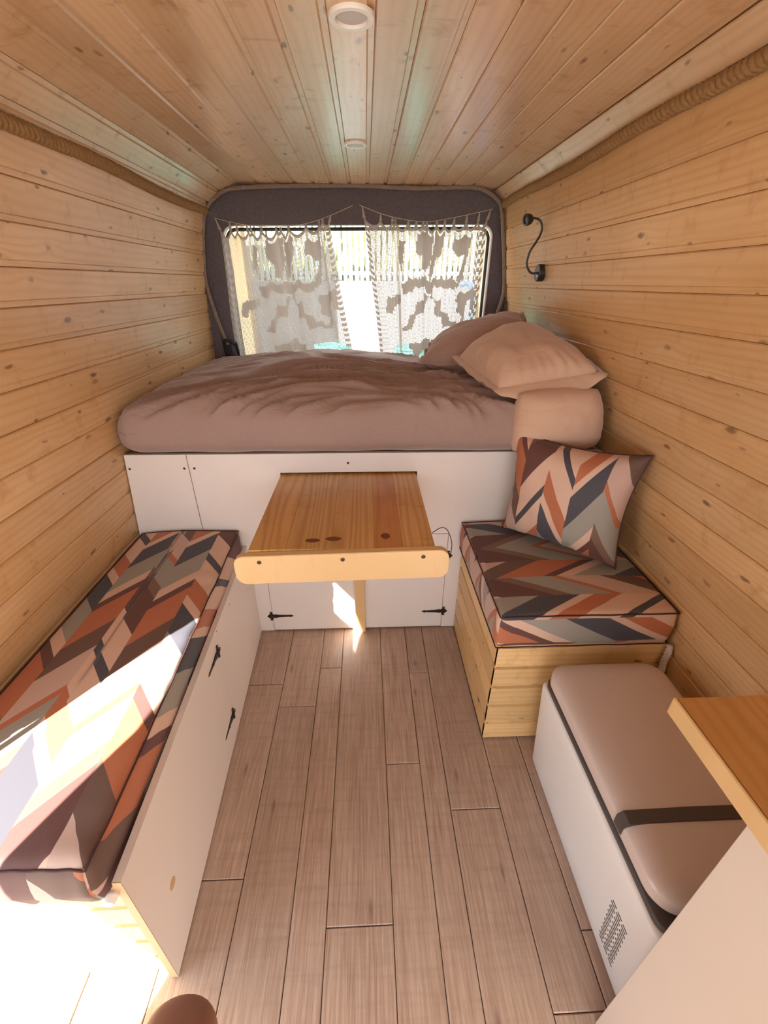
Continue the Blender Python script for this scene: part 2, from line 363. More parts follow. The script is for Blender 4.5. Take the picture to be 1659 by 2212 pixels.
# ------------------------------------------------------------------ van shell
Y0, Y1 = 0.42, 2.62            # lined part of the van; it opens to the cab behind the camera
YC = -1.7
PL = [(-.905, -.02), (-.905, .50), (-.872, .86), (-.862, 1.02), (-.841, 1.42), (-.812, 1.62), (-.790, 1.705), (-.760, 1.742), (-.700, 1.790), (-.61, 1.822)]
PR = [(.925, -.02), (.918, .46), (.872, .86), (.825, 1.10), (.790, 1.25), (.755, 1.44), (.722, 1.68), (.712, 1.755), (.655, 1.808), (.545, 1.822)]
def prof_x(P, z):
    for (xa, za), (xb, zb) in zip(P, P[1:]):
        if za <= z <= zb: return xa+(xb-xa)*(z-za)/(zb-za)
    return P[-1][0] if z > P[-1][1] else P[0][0]
def board(name, a, b, inward, y0, y1, mat, parent, lip=0.013, thick=0.012, gap=0.0005, proud=0.0, deep=0.0045):
    """one tongue and groove board from a to b (x, z), running y0..y1; local X runs along the board"""
    a, b = Vector(a), Vector(b); w = (b-a).length; d = (b-a).normalized(); nn = Vector((-d.y, d.x))
    if nn.dot(Vector(inward)) < 0: nn = -nn
    cs = [(gap, -thick), (gap, -0.003), (gap+0.0025, 0), (w-lip-0.003, 0), (w-lip, -deep), (w-gap, -deep), (w-gap, -thick)]
    L = y1-y0; h = len(cs); vs = []
    for xx in (-L/2, L/2):
        for v, dd in cs: vs.append((xx, v-w/2, dd+proud))
    fs = [(i, (i+1) % h, h+(i+1) % h, h+i) for i in range(h)]+[tuple(range(h))[::-1], tuple(range(h, 2*h))]
    me = pyd(vs, fs, fix=True); o = link(name, me, mat, parent)
    mid = (a+b)/2
    X = Vector((0, 1, 0)); Yv = Vector((d.x, 0, d.y)); Z = Vector((nn.x, 0, nn.y))
    if X.cross(Yv).dot(Z) < 0: X = -X
    m = Matrix((X, Yv, Z)).transposed().to_4x4(); m.translation = (mid.x, (y0+y1)/2, mid.y); o.matrix_local = m
    return o
def shell(P, dx, dz, y0, y1):
    vs, fs = [], []
    for x, z in P:
        for y in (y0, y1): vs.append((x, y, z))
    n = len(P)
    for x, z in P:
        for y in (y0, y1): vs.append((x+dx, y, z+(dz if z > 1.7 else 0)))
    for i in range(n-1):
        fs.append((2*i, 2*i+1, 2*i+3, 2*i+2)); a = 2*n; fs.append((a+2*i, a+2*i+2, a+2*i+3, a+2*i+1))
    fs += [(0, 2*n, 2*n+1, 1), (2*n-2, 2*n-1, 4*n-1, 4*n-2)]
    for i in range(n-1):
        fs.append((2*i, 2*i+2, 2*n+2*i+2, 2*n+2*i)); fs.append((2*i+1, 2*n+2*i+1, 2*n+2*i+3, 2*i+3))
    return pyd(vs, fs, fix=True)
off = 0.0125
wl = link('wall_left', shell([(x-off, z) for x, z in PL[:7]], -0.05, 0, Y0, Y1+0.06), 'backing'); structure(wl, 'left van wall lined with varnished pine boards beside the bench', 'wall')
wr = link('wall_right', shell([(x+off, z) for x, z in PR[:8]], 0.05, 0, -0.7, Y1+0.06), 'backing'); structure(wr, 'right van wall lined with varnished pine boards behind the cooler', 'wall')
ce = link('ceiling', shell([(x, z+off) for x, z in ([(-.80, 1.705)]+PL[7:]+PR[:7:-1]+[(.722, 1.755)])], 0, 0.0, Y0-0.6, Y1+0.06), 'backing'); structure(ce, 'van ceiling of glossy pine boards running front to back with two round lights', 'ceiling')
LB = [1.705, 1.613, 1.522, 1.429, 1.343, 1.255, 1.165, 1.075, .985, .893, .800, .708, .616, .524, .432, .34, .25, .16, .07, -.01]
for za, zb in zip(LB, LB[1:]):
    board('plank', (prof_x(PL, za), za), (prof_x(PL, zb), zb), (1, 0), Y0, Y1, 'wall', wl, proud=random.uniform(-.0006, .0006))
RB = [1.750, 1.644, 1.555, 1.466, 1.381, 1.296, 1.205, 1.115, 1.025, .935, .845, .755, .665, .575, .485, .395, .305, .215, .125, .035, -.01]
for za, zb in zip(RB, RB[1:]):
    board('plank', (prof_x(PR, za), za), (prof_x(PR, zb), zb), (-1, 0), -0.68, Y1, 'wall', wr, proud=random.uniform(-.0006, .0006))
CZ = 1.822
cb = [(-.790, 1.708), (-.760, 1.742), (-.700, 1.790), (-.61, CZ)]+[(x, CZ) for x in (-.51, -.413, -.323, -.236, -.149, -.062, .026, .112, .197, .279, .360, .445, .545)]+[(.655, 1.808), (.712, 1.755)]
for a, b in zip(cb, cb[1:]):
    board('plank', a, b, (0, -1) if abs(a[0]) < .7 else (0, -1), Y0-0.55, Y1, 'ceil', ce, proud=random.uniform(-.0006, .0006))
# roof skin above so that no light leaks in
# floor ------------------------------------------------------------
fl = box('floor', -0.93, 0.95, YC, Y1+0.04, -0.05, -0.0085, 'backing', bev=0); structure(fl, 'grey brown wood look laminate floor between the benches', 'floor')
fx = [-.90, -.655, -.50, -.346, -.207, -.119, .047, .158, .236, .387, .508, .63, .80, .92]
fj = {2: [1.175, .55], 3: [1.072, -.1], 4: [1.249, .1], 5: [.443, -.4], 6: [.843, -.3], 7: [1.213, .0], 8: [.697, -.5], 9: [.283, -.6]}
def floor_plank(xa, xb, ya, yb):
    w, L, gp = xb-xa, yb-ya, 0.0011; vs = []; dz = random.uniform(-.0003, .0003)
    for sx in (-1, 1):
        for sy in (-1, 1):
            vs.append((sx*(L/2-gp), sy*(w/2-gp), -.0085)); vs.append((sx*(L/2-gp), sy*(w/2-gp), -.0014+dz)); vs.append((sx*(L/2-gp-.0018), sy*(w/2-gp-.0018), dz))
    # index: corner c -> 3c.. ; corners 0(--)1(-+)2(+-)3(++)
    o = [0, 1, 3, 2]; fs = [tuple(3*c+2 for c in o)]
    for k in range(4):
        a, b = o[k], o[(k+1) % 4]
        fs.append((3*a, 3*b, 3*b+1, 3*a+1)); fs.append((3*a+1, 3*b+1, 3*b+2, 3*a+2))
    fs.append(tuple(3*c for c in reversed(o)))
    o_ = link('plank', pyd(vs, fs, fix=True), 'floor', fl)
    m = Matrix(((0, -1, 0), (1, 0, 0), (0, 0, 1))).to_4x4(); m.translation = ((xa+xb)/2-fl.location.x, (ya+yb)/2-fl.location.y, 0.0-fl.location.z); o_.matrix_local = m
for i, (xa, xb) in enumerate(zip(fx, fx[1:])):
    js = sorted([j for j in fj.get(i, [random.uniform(0, 1)]) if j > YC+.1]); ys = [-1.0]+js+[Y1]
    for ya, yb in zip(ys, ys[1:]): floor_plank(xa, xb, ya, yb)

# cells of a sheet lying in a plane, some left open -----------------
def cell_sheet(us, vs_, skip, t, conv):
    """conv(u, v, d) -> xyz ; solid sheet of thickness t with open cells"""
    bm = bmesh.new(); cache = {}
    def V(i, j, d):
        k = (i, j, d)
        if k not in cache: cache[k] = bm.verts.new(conv(us[i], vs_[j], t if d else 0))
        return cache[k]
    nu, nv = len(us)-1, len(vs_)-1
    full = lambda i, j: 0 <= i < nu and 0 <= j < nv and (i, j) not in skip
    for i in range(nu):
        for j in range(nv):
            if not full(i, j): continue
            bm.faces.new((V(i, j, 0), V(i+1, j, 0), V(i+1, j+1, 0), V(i, j+1, 0))); bm.faces.new((V(i, j, 1), V(i, j+1, 1), V(i+1, j+1, 1), V(i+1, j, 1)))
            if not full(i-1, j): bm.faces.new((V(i, j, 0), V(i, j+1, 0), V(i, j+1, 1), V(i, j, 1)))
            if not full(i+1, j): bm.faces.new((V(i+1, j, 0), V(i+1, j, 1), V(i+1, j+1, 1), V(i+1, j+1, 0)))
            if not full(i, j-1): bm.faces.new((V(i, j, 0), V(i, j, 1), V(i+1, j, 1), V(i+1, j, 0)))
            if not full(i, j+1): bm.faces.new((V(i, j+1, 0), V(i+1, j+1, 0), V(i+1, j+1, 1), V(i, j+1, 1)))
    return fin(bm)
# cab behind the camera: doorway shaped as sun mask, other openings enlarged for light
def outline_sheet(name, outer, hole, t, conv, mat, parent=None):
    """flat sheet with one hole; outer and hole are loops with the same number of points"""
    n = len(outer); vs = [conv(u, v, 0) for u, v in outer]+[conv(u, v, 0) for u, v in hole]+[conv(u, v, t) for u, v in outer]+[conv(u, v, t) for u, v in hole]; fs = []
    for i in range(n):
        j = (i+1) % n
        fs += [(i, j, n+j, n+i), (2*n+i, 3*n+i, 3*n+j, 2*n+j), (i, 2*n+i, 2*n+j, j), (n+i, n+j, 3*n+j, 3*n+i)]
    return link(name, pyd(vs, fs, fix=True), mat, parent)
hole = [(.395, 1.215), (.27, 1.215), (.19, 1.075), (.055, 1.03), (-.03, .88), (-.12, .71), (-.30, .40), (-.50, .02), (.0, .02), (.395, .02)]  # opening traced back along the sun from the patches it casts
outer = [(.42, 1.86), (-.3, 1.86), (YC, 1.86), (YC, 1.3), (YC, 1.0), (YC, .7), (YC, .4), (YC, -.02), (.0, -.02), (.42, -.02)]
d1 = outline_sheet('cab_sun_mask', outer, hole, -0.003, lambda u, v, d: (-.880+d, u, v), 'vanmetal'); structure(d1, 'unseen left cab side, its doorway opening shaped as a mask for the sun', 'door')
wf = link('wall_front', cell_sheet([-.93, -.80, .80, .95], [-.02, .50, 1.80, 1.86], {(1, 1)}, -0.04, lambda u, v, d: (u, YC+d, v)), 'vanmetal'); structure(wf, 'front of the cab with the windscreen opening enlarged for light behind the viewer', 'wall')  # opening made larger to brighten the interior
cabr = link('door_2', cell_sheet([YC, -1.62, -.74, -.70], [-.02, .40, 1.80, 1.86], {(1, 1)}, 0.04, lambda u, v, d: (.90+d, u, v)), 'vanmetal'); structure(cabr, 'passenger side of the cab with a window opening enlarged for light behind the viewer', 'door')  # side opening also enlarged to let in more daylight
rf = box('trim_1', -.96, .98, YC-.04, Y1+.06, 1.862, 1.88, 'vanmetal', bev=0); structure(rf, 'roof skin of the van above the boards', 'roof')
# ------------------------------------------------------------------ rear door lined with felt, window
def roundrect(x0, x1, z0, z1, r, n=8, tilt=0.0):
    pts = []
    for cx, cz, a0 in ((x1-r, z1-r, 0), (x0+r, z1-r, 90), (x0+r, z0+r, 180), (x1-r, z0+r, 270)):
        for k in range(n+1): a = radians(a0+90*k/n); pts.append((cx+r*cos(a), cz+r*sin(a)))
    return [(x, z+tilt*x) for x, z in pts]
N8 = 8
wout = roundrect(-.98, .98, -.04, 1.86, .02, N8)
whole = roundrect(-.727, .672, .98, 1.662, .06, N8, 0.012)
wb = outline_sheet('wall_back', wout, whole, 0.05, lambda u, v, d: (u, Y1+.005+d, v), 'felt'); structure(wb, 'rear van door lined with dark grey felt around the window', 'wall')
win = thing('window_1', 'wide rear window behind the two crochet curtains', 'window', (0, Y1+.03, 1.3)); win['kind'] = 'structure'
def on_win(pts, y): return [(x, y, z-1.3) for x, z in pts]
tr_ = on_win(roundrect(-.722, .667, .985, 1.657, .055, N8, 0.012), -.026)
tube('trim', tr_[7::-1]+[tr_[-1]], .006, 'paint', win, 6); tube('trim', tr_[11:19], .006, 'paint', win, 6)
tube('rubber_seal', on_win(roundrect(-.708, .653, .998, 1.644, .05, N8, 0.012), -.012), .009, 'rubber', win, 6, True)
gl = [(x, .01, z-1.3) for x, z in roundrect(-.725, .67, .98, 1.66, .06, N8, 0.012)]
link('pane', pyd(gl, [tuple(range(len(gl)))]), 'glass', win)
# felt upstand at both sides below the rope
prism('felt_gusset', [(-.872, .90), (-.79, .90), (-.835, 1.38), (-.850, 1.40)], 0.02, 'felt', wb, (0, Y1-.02, 0))
prism('felt_gusset', [(.74, .90), (.868, .90), (.79, 1.33), (.775, 1.33)], 0.02, 'felt', wb, (0, Y1-.02, 0))
# grab handle bottom left
gh = thing('grab_handle', 'black plastic grab handle at the lower left corner of the rear window', 'handle', (-.755, Y1-.01, 1.06))
tube('grip', spline([(-.035, 0, -.12), (-.035, -.03, .035), (-.02, -.035, .052), (.022, -.035, .036), (.03, -.03, .02), (.034, 0, -.12)], 6), .0085, 'lamp', gh)
box('mount', -.05, -.012, -.012, .004, -.14, .045, 'lamp', gh, .004)
# ropes
pL = [(-.782+random.uniform(-.003, .003), y, 1.706+.006*sin(y*5)) for y in [Y0+.02+i*(Y1-Y0-.05)/24 for i in range(25)]]
rope('rope', pL, .0175, 'rope', 'thick jute rope laid along the top of the left wall', pitch=.052)
pR = [(.703+random.uniform(-.003, .003), y, 1.748+.005*sin(y*6)) for y in [-.1+i*(Y1+.07)/30 for i in range(31)]]
rope('rope', pR, .0175, 'rope', 'thick jute rope laid along the top of the right wall', pitch=.052)
arch = spline([(-.775, 2.59, 1.09), (-.80, 2.59, 1.17), (-.838, 2.59, 1.38), (-.828, 2.59, 1.52), (-.800, 2.59, 1.665), (-.76, 2.59, 1.735), (-.68, 2.59, 1.788), (-.58, 2.585, 1.803), (-.35, 2.585, 1.812), (0, 2.585, 1.816),
               (.25, 2.585, 1.809), (.5, 2.585, 1.815), (.60, 2.585, 1.803), (.68, 2.59, 1.755), (.705, 2.59, 1.68), (.735, 2.59, 1.52), (.755, 2.59, 1.36), (.735, 2.59, 1.25), (.72, 2.59, 1.10)], 6)
rope('rope', arch, .010, 'greyrope', 'thin brown rope framing the felt around the rear window', pitch=.04, step=.007)

# ------------------------------------------------------------------ bed
BY = 1.47
bb = thing('bed_base', 'white panelled bed base with two low cupboard doors under the mattress', 'bed base', (0, BY, 0))
conv = lambda u, v, d: ((prof_x(PL, v)+.003) if u < -.85 else (prof_x(PR, v)-.003) if u > .85 else u, d, v)
link('side_panel', cell_sheet([-.888, -.653], [.0, .25, .5, .853], set(), .016, conv), 'white', bb)
link('front_panel', cell_sheet([-.650, -.433, -.324, .185, .326, .896], [.004, .505, .742, .779, .853], {(1, 0), (2, 0), (3, 0), (2, 2)}, .016, conv), 'white', bb)
box('top_board', -.862, .86, .018, Y1-BY-.03, .835, .853, 'backing', bb)
box('painted_slot_shade', -.36, .22, .10, .11, .70, .80, 'black', bb)  # black sheet paints the shade inside the table slot
for x0, x1 in ((-.431, -.047), (-.044, .324)):
    d = link('door', cell_sheet([x0, x1], [.008, .502], set(), .016, conv), 'white', bb)
for x in (-.863, -.668, -.632, -.072): lathe('screw', [(.0045, .0015), (.003, .003), (.0, .0028)], 'screw', bb, (x, .001, .80 if x != -.072 else .815), (pi/2, 0, 0), 12)
def hinge(parent, loc, rot, s=1.0, hl=.082):
    """wrought strap hinge: leaf head on the frame, long tapering strap with arrow tip on the door; strap along local +X"""
    h = bpy.data.objects.new('hinge', None); C.objects.link(h); h.parent = parent; h.location = loc; h.rotation_euler = rot; h.scale = (s, s, s); h.empty_display_size = .02
    strap = [(0, .006), (.012, .0085), (hl*.3, .0055), (hl*.82, .0032), (hl*.85, .006), (hl, 0), (hl*.85, -.006), (hl*.82, -.0032), (hl*.3, -.0055), (.012, -.0085), (0, -.006)]
    prism('strap', strap, .003, 'iron', h, (0, -.0035, 0))
    head = [(-.002, .008), (-.002, .012), (.000, .019), (-.006, .0225), (-.011, .0185), (-.008, .017), (-.007, .013), (-.011, .010), (-.015, .006), (-.021, .0), (-.015, -.006), (-.011, -.010), (-.007, -.013), (-.008, -.017), (-.011, -.0185), (-.006, -.0225), (0, -.019), (-.002, -.012), (-.002, -.008)]
    prism('leaf', head, .003, 'iron', h, (0, -.0035, 0))
    link('pin', tube_mesh([(0, -.004, -.012), (0, -.004, .012)], .0032, 8), 'iron', h)
    for x, z in ((.016, 0), (hl*.5, 0), (-.012, 0)): lathe('screw', [(.0026, .0012), (.0015, .0024), (0, .0024)], 'iron', h, (x, -.0035, z), (pi/2, 0, 0), 8)
    return h
hinge(bb, (-.432, 0, .090), (0, 0, 0), 1.12); hinge(bb, (-.432, 0, .40), (0, 0, 0), 1.12)
hinge(bb, (.3255, 0, .098), (0, 0, pi), 1.12); hinge(bb, (.3255, 0, .397), (0, 0, pi), 1.12)
# the head faces the viewer after turning: lift it in front of the board
for h in [o for o in bb.children if o.name.startswith('hinge') and abs(o.rotation_euler[2]) > 1]:
    h.rotation_euler = (0, pi, 0)

# mattress with a creased sheet
def ridge(v, s): return 1-abs(noise.noise(v*s))*2
def mdisp(p, n):
    x, y, z = p
    if z > 0.93:
        t = min(1, (z-.93)/.09)
        dome = 0.030*max(0, 1-((x+.3)/.75)**2)*max(0, 1-((y-2.0)/.68)**2)
        # creases fan out from the left front to the pillows
        a = math.atan2(y-1.25, x+1.45); r = sqrt((x+1.45)**2+(y-1.25)**2)
        w = noise.noise(Vector((r*1.6, a*3, 1.3)))*.25
        c1 = max(0, ridge(Vector((r*1.1, (a+w)*13, 0)), 1.0)-.2)**1.3
        c2 = max(0, ridge(Vector((r*2.2+4, (a+w*1.4)*30, 3)), 1.0)-.35)**1.2
        q = noise.noise(Vector((x*2.2, y*2.2, 5)))
        amp = .4+.6*max(0, min(1, (x+.75)/.5))
        p.z += t*(dome*1.0 + (c1*.042*(.5+noise.noise(Vector((x*2, y*3, 8)))+.4)+c2*.028)*amp + q*.006 - .008)
        # gathered folds by the pillow
        e = max(0, 1-sqrt(((x-.34)/.28)**2+((y-1.85)/.35)**2))
        p.z += t*e*.034*ridge(Vector((x*6+y*2, y*3, 9)), 1.6)
    if y < 1.52:
        s = max(0, min(1, (1.02-z)/.15)); 
        f = ridge(Vector((x*3.2+z*1.5, z*2.2-x*1.0, 7)), 1.0); f2 = noise.noise(Vector((x*1.7, z*3, 2)))
        p.y += -(f*.013+f2*.014)*(1-.6*abs(s-.5))
        if z < .90: p.y += (.90-z)*.35; p.z += .006*noise.noise(Vector((x*5, 0, 3)))
    if x < -.72:
        k = (-.72-x)/.13; p.z -= .018*k*k if z > .95 else 0
    return p
mt = link('mattress', rbox(-.862, .62, 1.425, 2.570, .856, 1.028, .065, 210, 150, 12, 6, mdisp, rz=.065), 'sheet', smooth=True)
tag(mt, 'wide mattress in a creased mauve brown sheet under the rear window', 'mattress')

# ------------------------------------------------------------------ pillows
def pillow(name, A, B, Cc, D, th, mat, label, bulge=1.0, n=44, flange=0.0, seed=0, pinch=.06, wr=.006, uvs=None, rnd=.12, flap=0.0, uvo=(0, 0), cat='pillow', piping=None, sag=0.0, flip=1):
    """A,B bottom corners, D above A, Cc above B; both faces puffed about the sheet"""
    A, B, Cc, D = map(Vector, (A, B, Cc, D)); nn = ((B-A).cross(D-A)).normalized()*flip
    W, H = (B-A).length, (D-A).length; root = thing(name, label, cat, tuple((A+B+Cc+D)/4)); org = (A+B+Cc+D)/4
    def mid(u, v):
        p, q = 2*u-1, 2*v-1; k = sqrt(max(0, 1-rnd*.5*q*q*abs(p))); k2 = sqrt(max(0, 1-rnd*.5*p*p*abs(q))); u, v = (p*k+1)/2, (q*k2+1)/2
        # edges curve inwards between the corners
        uu = u+(0.5-u)*pinch*4*(v*(1-v))*0.5*(1 if True else 0)*abs(2*u-1)**2*2; vv = v+(0.5-v)*pinch*4*(u*(1-u))*abs(2*v-1)**2
        return A*(1-uu)*(1-vv)+B*uu*(1-vv)+Cc*uu*vv+D*(1-uu)*vv
    def P(u, v, side):
        p = mid(u, v); a = max(0, 1-abs(2*u-1)**2.6); b = max(0, 1-abs(2*v-1)**2.6)
        t = (a*b)**.48*th/2*bulge
        q = Vector((u*3.2+seed, v*3.2, seed*1.7+side)); w = noise.noise(q)*.8+noise.noise(q*2.3)*.5
        # gathers running in from the seams
        ed = 1-min(1, min(u, 1-u, v, 1-v)*5); ang = math.atan2(v-.5, u-.5)
        w2 = noise.noise(Vector((ang*6, seed, 2+side)))*ed*1.6
        t += (w+w2)*wr*(a*b)**.3
        t += 0
        return p+nn*t*side-org+Vector((0, 0, -sag*sin(pi*u)*sin(pi*v)))
    vs, fs = [], []; idx = {}
    for side in (1, -1):
        for i in range(n+1):
            for j in range(n+1):
                if side == -1 and (i in (0, n) or j in (0, n)): idx[(side, i, j)] = idx[(1, i, j)]; continue
                idx[(side, i, j)] = len(vs); vs.append(P(i/n, j/n, side))
    uv = []
    for side in (1, -1):
        for i in range(n):
            for j in range(n):
                q = [(i, j), (i+1, j), (i+1, j+1), (i, j+1)]
                if side == -1: q = q[::-1]
                fs.append([idx[(side, a, b)] for a, b in q]); uv += [(a/n*W+uvo[0], b/n*H+uvo[1]) for a, b in q]
    me = pyd(vs, fs); ul = me.uv_layers.new(name='uv')
    for k, q in enumerate(uv): ul.data[k].uv = q
    link('cover', me, mat, root, smooth=True)
    loop = [mid(i/n, 0)-org for i in range(n)]+[mid(1, j/n)-org for j in range(n)]+[mid(1-i/n, 1)-org for i in range(n)]+[mid(0, 1-j/n)-org for j in range(n)]
    if piping: tube('seam', loop, .0028, piping, root, 6, True)
    if flange:
        L = []; m = len(loop)
        for k, p in enumerate(loop):
            o = p+p.normalized()*flange*(1.0+.12*noise.noise(Vector((k*.3, seed, 0))))+nn*noise.noise(Vector((k*.16, seed, 4)))*.022
            if flap and k < n: fk = sin(pi*k/n)**.6; o += (nn*-.55+(A-D).normalized()*.6)*flap*fk*(1+.35*noise.noise(Vector((k*.22, 9, seed))))
            L.append(o)
        vs = []
        for p, o in zip(loop, L): vs += [p+nn*.0022, o+nn*.0022, o-nn*.0022, p-nn*.0022]
        fs = []
        for k in range(m):
            a, b = 4*k, 4*((k+1) % m)
            for q in range(3): fs.append((a+q, a+q+1, b+q+1, b+q))
        link('flange', pyd(vs, fs, fix=True), mat, root, smooth=True)
    return root
pillow('pillow', (.235, 1.98, 1.085), (.72, 1.78, 1.10), (.74, 2.20, 1.28), (.33, 2.22, 1.15), .17, 'mauvepillow', 'mauve brown pillow lying behind the beige one under the rear window', seed=3, flange=.02, wr=.010)
pillow('pillow', (.455, 1.485, 1.075), (.795, 1.455, 1.135), (.735, 2.05, 1.215), (.375, 1.84, 1.13), .20, 'beigepillow', 'beige pillow with a loose flanged edge, uppermost at the head of the bed', seed=8, flange=.03, wr=.020, pinch=.03, flap=.055)
pillow('pillow', (.495, 1.415, .862), (.835, 1.42, .878), (.80, 1.44, 1.10), (.50, 1.44, 1.085), .16, 'beigepillow', 'small beige pillow squeezed upright between mattress end and right wall', seed=13, wr=.006, pinch=.02, rnd=.45)

# ------------------------------------------------------------------ table
tb = thing('folding_table', 'varnished pine table pulled out of a slot in the bed base', 'table', (-.07, .962, 0))
tx = [-.252, -.155, -.035, .085, .163, .250]
for a, b in zip(tx, tx[1:]):
    L = .56; o = box('board', -L/2, L/2, -(b-a)/2+.0002, (b-a)/2-.0002, -.0135, .0135, 'table_red' if a == .085 else 'table', tb, .0004)
    o.rotation_euler = (0, 0, pi/2); o.location = ((a+b)/2, L/2+.002, .7575); o.matrix_basis
# knots in the table boards
for kx, ky, ra, rb in ((-.085, .045, .020, .010), (-.028, .052, .022, .011), (.117, .062, .013, .016)):
    vs = [(kx+ra*cos(2*pi*k/20)*(1+.1*sin(3*k)), ky+rb*sin(2*pi*k/20), .7716) for k in range(20)]
    vs2 = [(x, y, .7705) for x, y, z in vs]
    link('knot', pyd(vs+vs2, [tuple(range(20))]+[(k, k+20, (k+1) % 20+20, (k+1) % 20) for k in range(20)]), 'knot', tb)
def rr(x0, x1, z0, z1, r, n=6): return roundrect(x0, x1, z0, z1, r, n)
rail = prism('front_rail', rr(-.288, .286, -.045, .045, .028), .022, 'table_plain', tb, (0, -.022, .726), (0, -.02, 0), .0014)
for x in (-.22, 0, .215): lathe('screw', [(.0058, .0008), (.0035, .002), (0, .002)], 'screw', tb, (x, -.0225, .752+x*.02), (pi/2, 0, 0), 14)
box('leg', .006, .050, .488, .506, .0, .742, 'table_plain', tb, .0015)
cdl = thing('wire_loop', 'thin dark wire looping round the right end of the table', 'wire', (.21, 1.0, .78))
tube('wire', spline([(-.03, .03, -.005), (-.005, .03, .012), (.012, .02, .008), (.022, 0, -.02), (.02, -.01, -.05)], 6), .0012, 'iron', cdl, 6)

# ------------------------------------------------------------------ bench on the left
bn = thing('storage_bench', 'long storage bench with a white front along the left wall', 'bench', (0, 0, 0))
def bx(y): return -.448-(y-.37)*.040
bmf = lambda u, v, d: (bx(u)-d, u, v)
link('front_panel', cell_sheet([.968, 1.468], [.004, .462], set(), .016, bmf), 'white', bn)
link('door', cell_sheet([.372, .9665], [.004, .462], set(), .016, bmf), 'white', bn)
link('board_edge', cell_sheet([.3705, .3718], [.004, .462], set(), .016, bmf), 'boardedge', bn)
for z in (.395, .105):
    hinge(bn, (bx(.967)+.0005, .967, z), (0, 0, -pi/2), 1.12)
for h in [o for o in bn.children if o.name.startswith('hinge')]:
    # strap points towards the viewer (-y), face towards the aisle (+x)
    h.rotation_euler = Matrix(((0, -1, 0), (-1, 0, 0), (0, 0, -1))).to_euler()
lathe('finger_hole', [(.013, .0004), (.0128, .0008), (0, .0008)], 'boardedge', bn, (bx(.465), .465, .21), (0, pi/2, 0), 20)
lathe('screw', [(.003, .001), (0, .0015)], 'screw', bn, (bx(1.0), 1.0, .452), (0, pi/2, 0), 8); lathe('screw', [(.003, .001), (0, .0015)], 'screw', bn, (bx(1.15), 1.15, .43), (0, pi/2, 0), 8)
zz = [.005, .086, .167, .248, .329, .408]
for a, b in zip(zz, zz[1:]):
    o = board('plank', (a, 0), (b, 0), (0, 1), -.905+.04, -.466, 'seat', bn, lip=.007, gap=.003, deep=.008)
    L = .466-.905+.44; m = Matrix(((1, 0, 0), (0, 0, -1), (0, 1, 0))).to_4x4(); m.translation = ((-.905-.466)/2+.02, .384, (a+b)/2)
    o.matrix_local = m
box('top_board', -.885, -.515, .386, 1.465, .400, .416, 'seat', bn)
box('rear_frame', -.885, -.48, .40, .43, .0, .40, 'backing', bn)
lathe('bumper', [(.0105, 0), (.012, .006), (.010, .018), (0, .021)], 'plastic', bn, (-.472, .372, .425), (pi/2, 0, 0), 16)
def cdisp_bench(p, n):
    x, y, z = p
    if z > .48:
        p.z += .010*(1-((x+.67)/.22)**2)*1.0+.004*noise.noise(Vector((x*5, y*3, 2)))
        if x > -.56: p.z += .0035*noise.noise(Vector((x*4, y*22, 1)))
    if y < .42: p.y -= .016*(1-abs(z-.48)/.08); p.y += .003*noise.noise(Vector((x*25, 0, z*5)))
    if x > -.50: p.x += .004*noise.noise(Vector((0, y*9, z*6)))
    p.x -= (p.y-.37)*.030 if x > -.7 else 0
    return p
def uv_bench(p, n):
    if abs(n.z) > .5: return (p.x+2.0, p.y+3)
    if abs(n.x) > .5: return (p.z+2.0-.47-.545+.01, p.y+3.05) if n.x > 0 else (p.z, p.y)
    return (p.x+2.03, p.z+.37-.545+3+.1)
cu = thing('bench_cushion', 'long chevron patterned seat cushion on the left bench', 'cushion', (0, 0, 0))
link('cover', rbox(-.885, -.474, .362, 1.462, .417, .540, .022, 34, 90, 6, 4, cdisp_bench, uv_bench), 'chev_bench', cu, smooth=True)
def edge_loop(x0, x1, y0, y1, z, f, n=60):
    pts = []
    for a, b in (((x0, y0), (x1, y0)), ((x1, y0), (x1, y1)), ((x1, y1), (x0, y1)), ((x0, y1), (x0, y0))):
        for k in range(n): pts.append((a[0]+(b[0]-a[0])*k/n, a[1]+(b[1]-a[1])*k/n, z))
    return [f(Vector(p), None) for p in pts]
tube('piping', edge_loop(-.882, -.4775, .366, 1.459, .533, cdisp_bench), .0022, 'piping', cu, 6, True)

# ------------------------------------------------------------------ box seat on the right
bs = thing('box_seat', 'low box seat clad in pine boards against the right wall', 'seat', (0, 0, 0))
sx0, sx1, sy0, sy1, sz = .385, .908, .918, 1.466, .440
zs = [.440, .352, .264, .176, .088, .004]
for a, b in zip(zs, zs[1:]):
    o = board('plank', (a, 0), (b, 0), (0, 1), sx0, sx1, 'seat', bs, lip=.007, gap=.003, deep=.008)
    m = Matrix(((1, 0, 0), (0, 0, -1), (0, 1, 0))).to_4x4(); m = Matrix(((1, 0, 0), (0, 0, -1), (0, 1, 0))).to_4x4(); m.translation = ((sx0+sx1)/2, sy0, (a+b)/2); o.matrix_local = m
    o = board('plank', (a, 0), (b, 0), (0, 1), sy0+.001, sy1, 'seat', bs, lip=.007, gap=.003, deep=.008)
    m = Matrix(((0, 0, -1), (-1, 0, 0), (0, 1, 0))).to_4x4(); m.translation = (sx0, (sy0+sy1)/2, (a+b)/2); o.matrix_local = m
box('top_board', sx0+.014, sx1-.004, sy0+.014, sy1, .424, .4395, 'seat', bs)
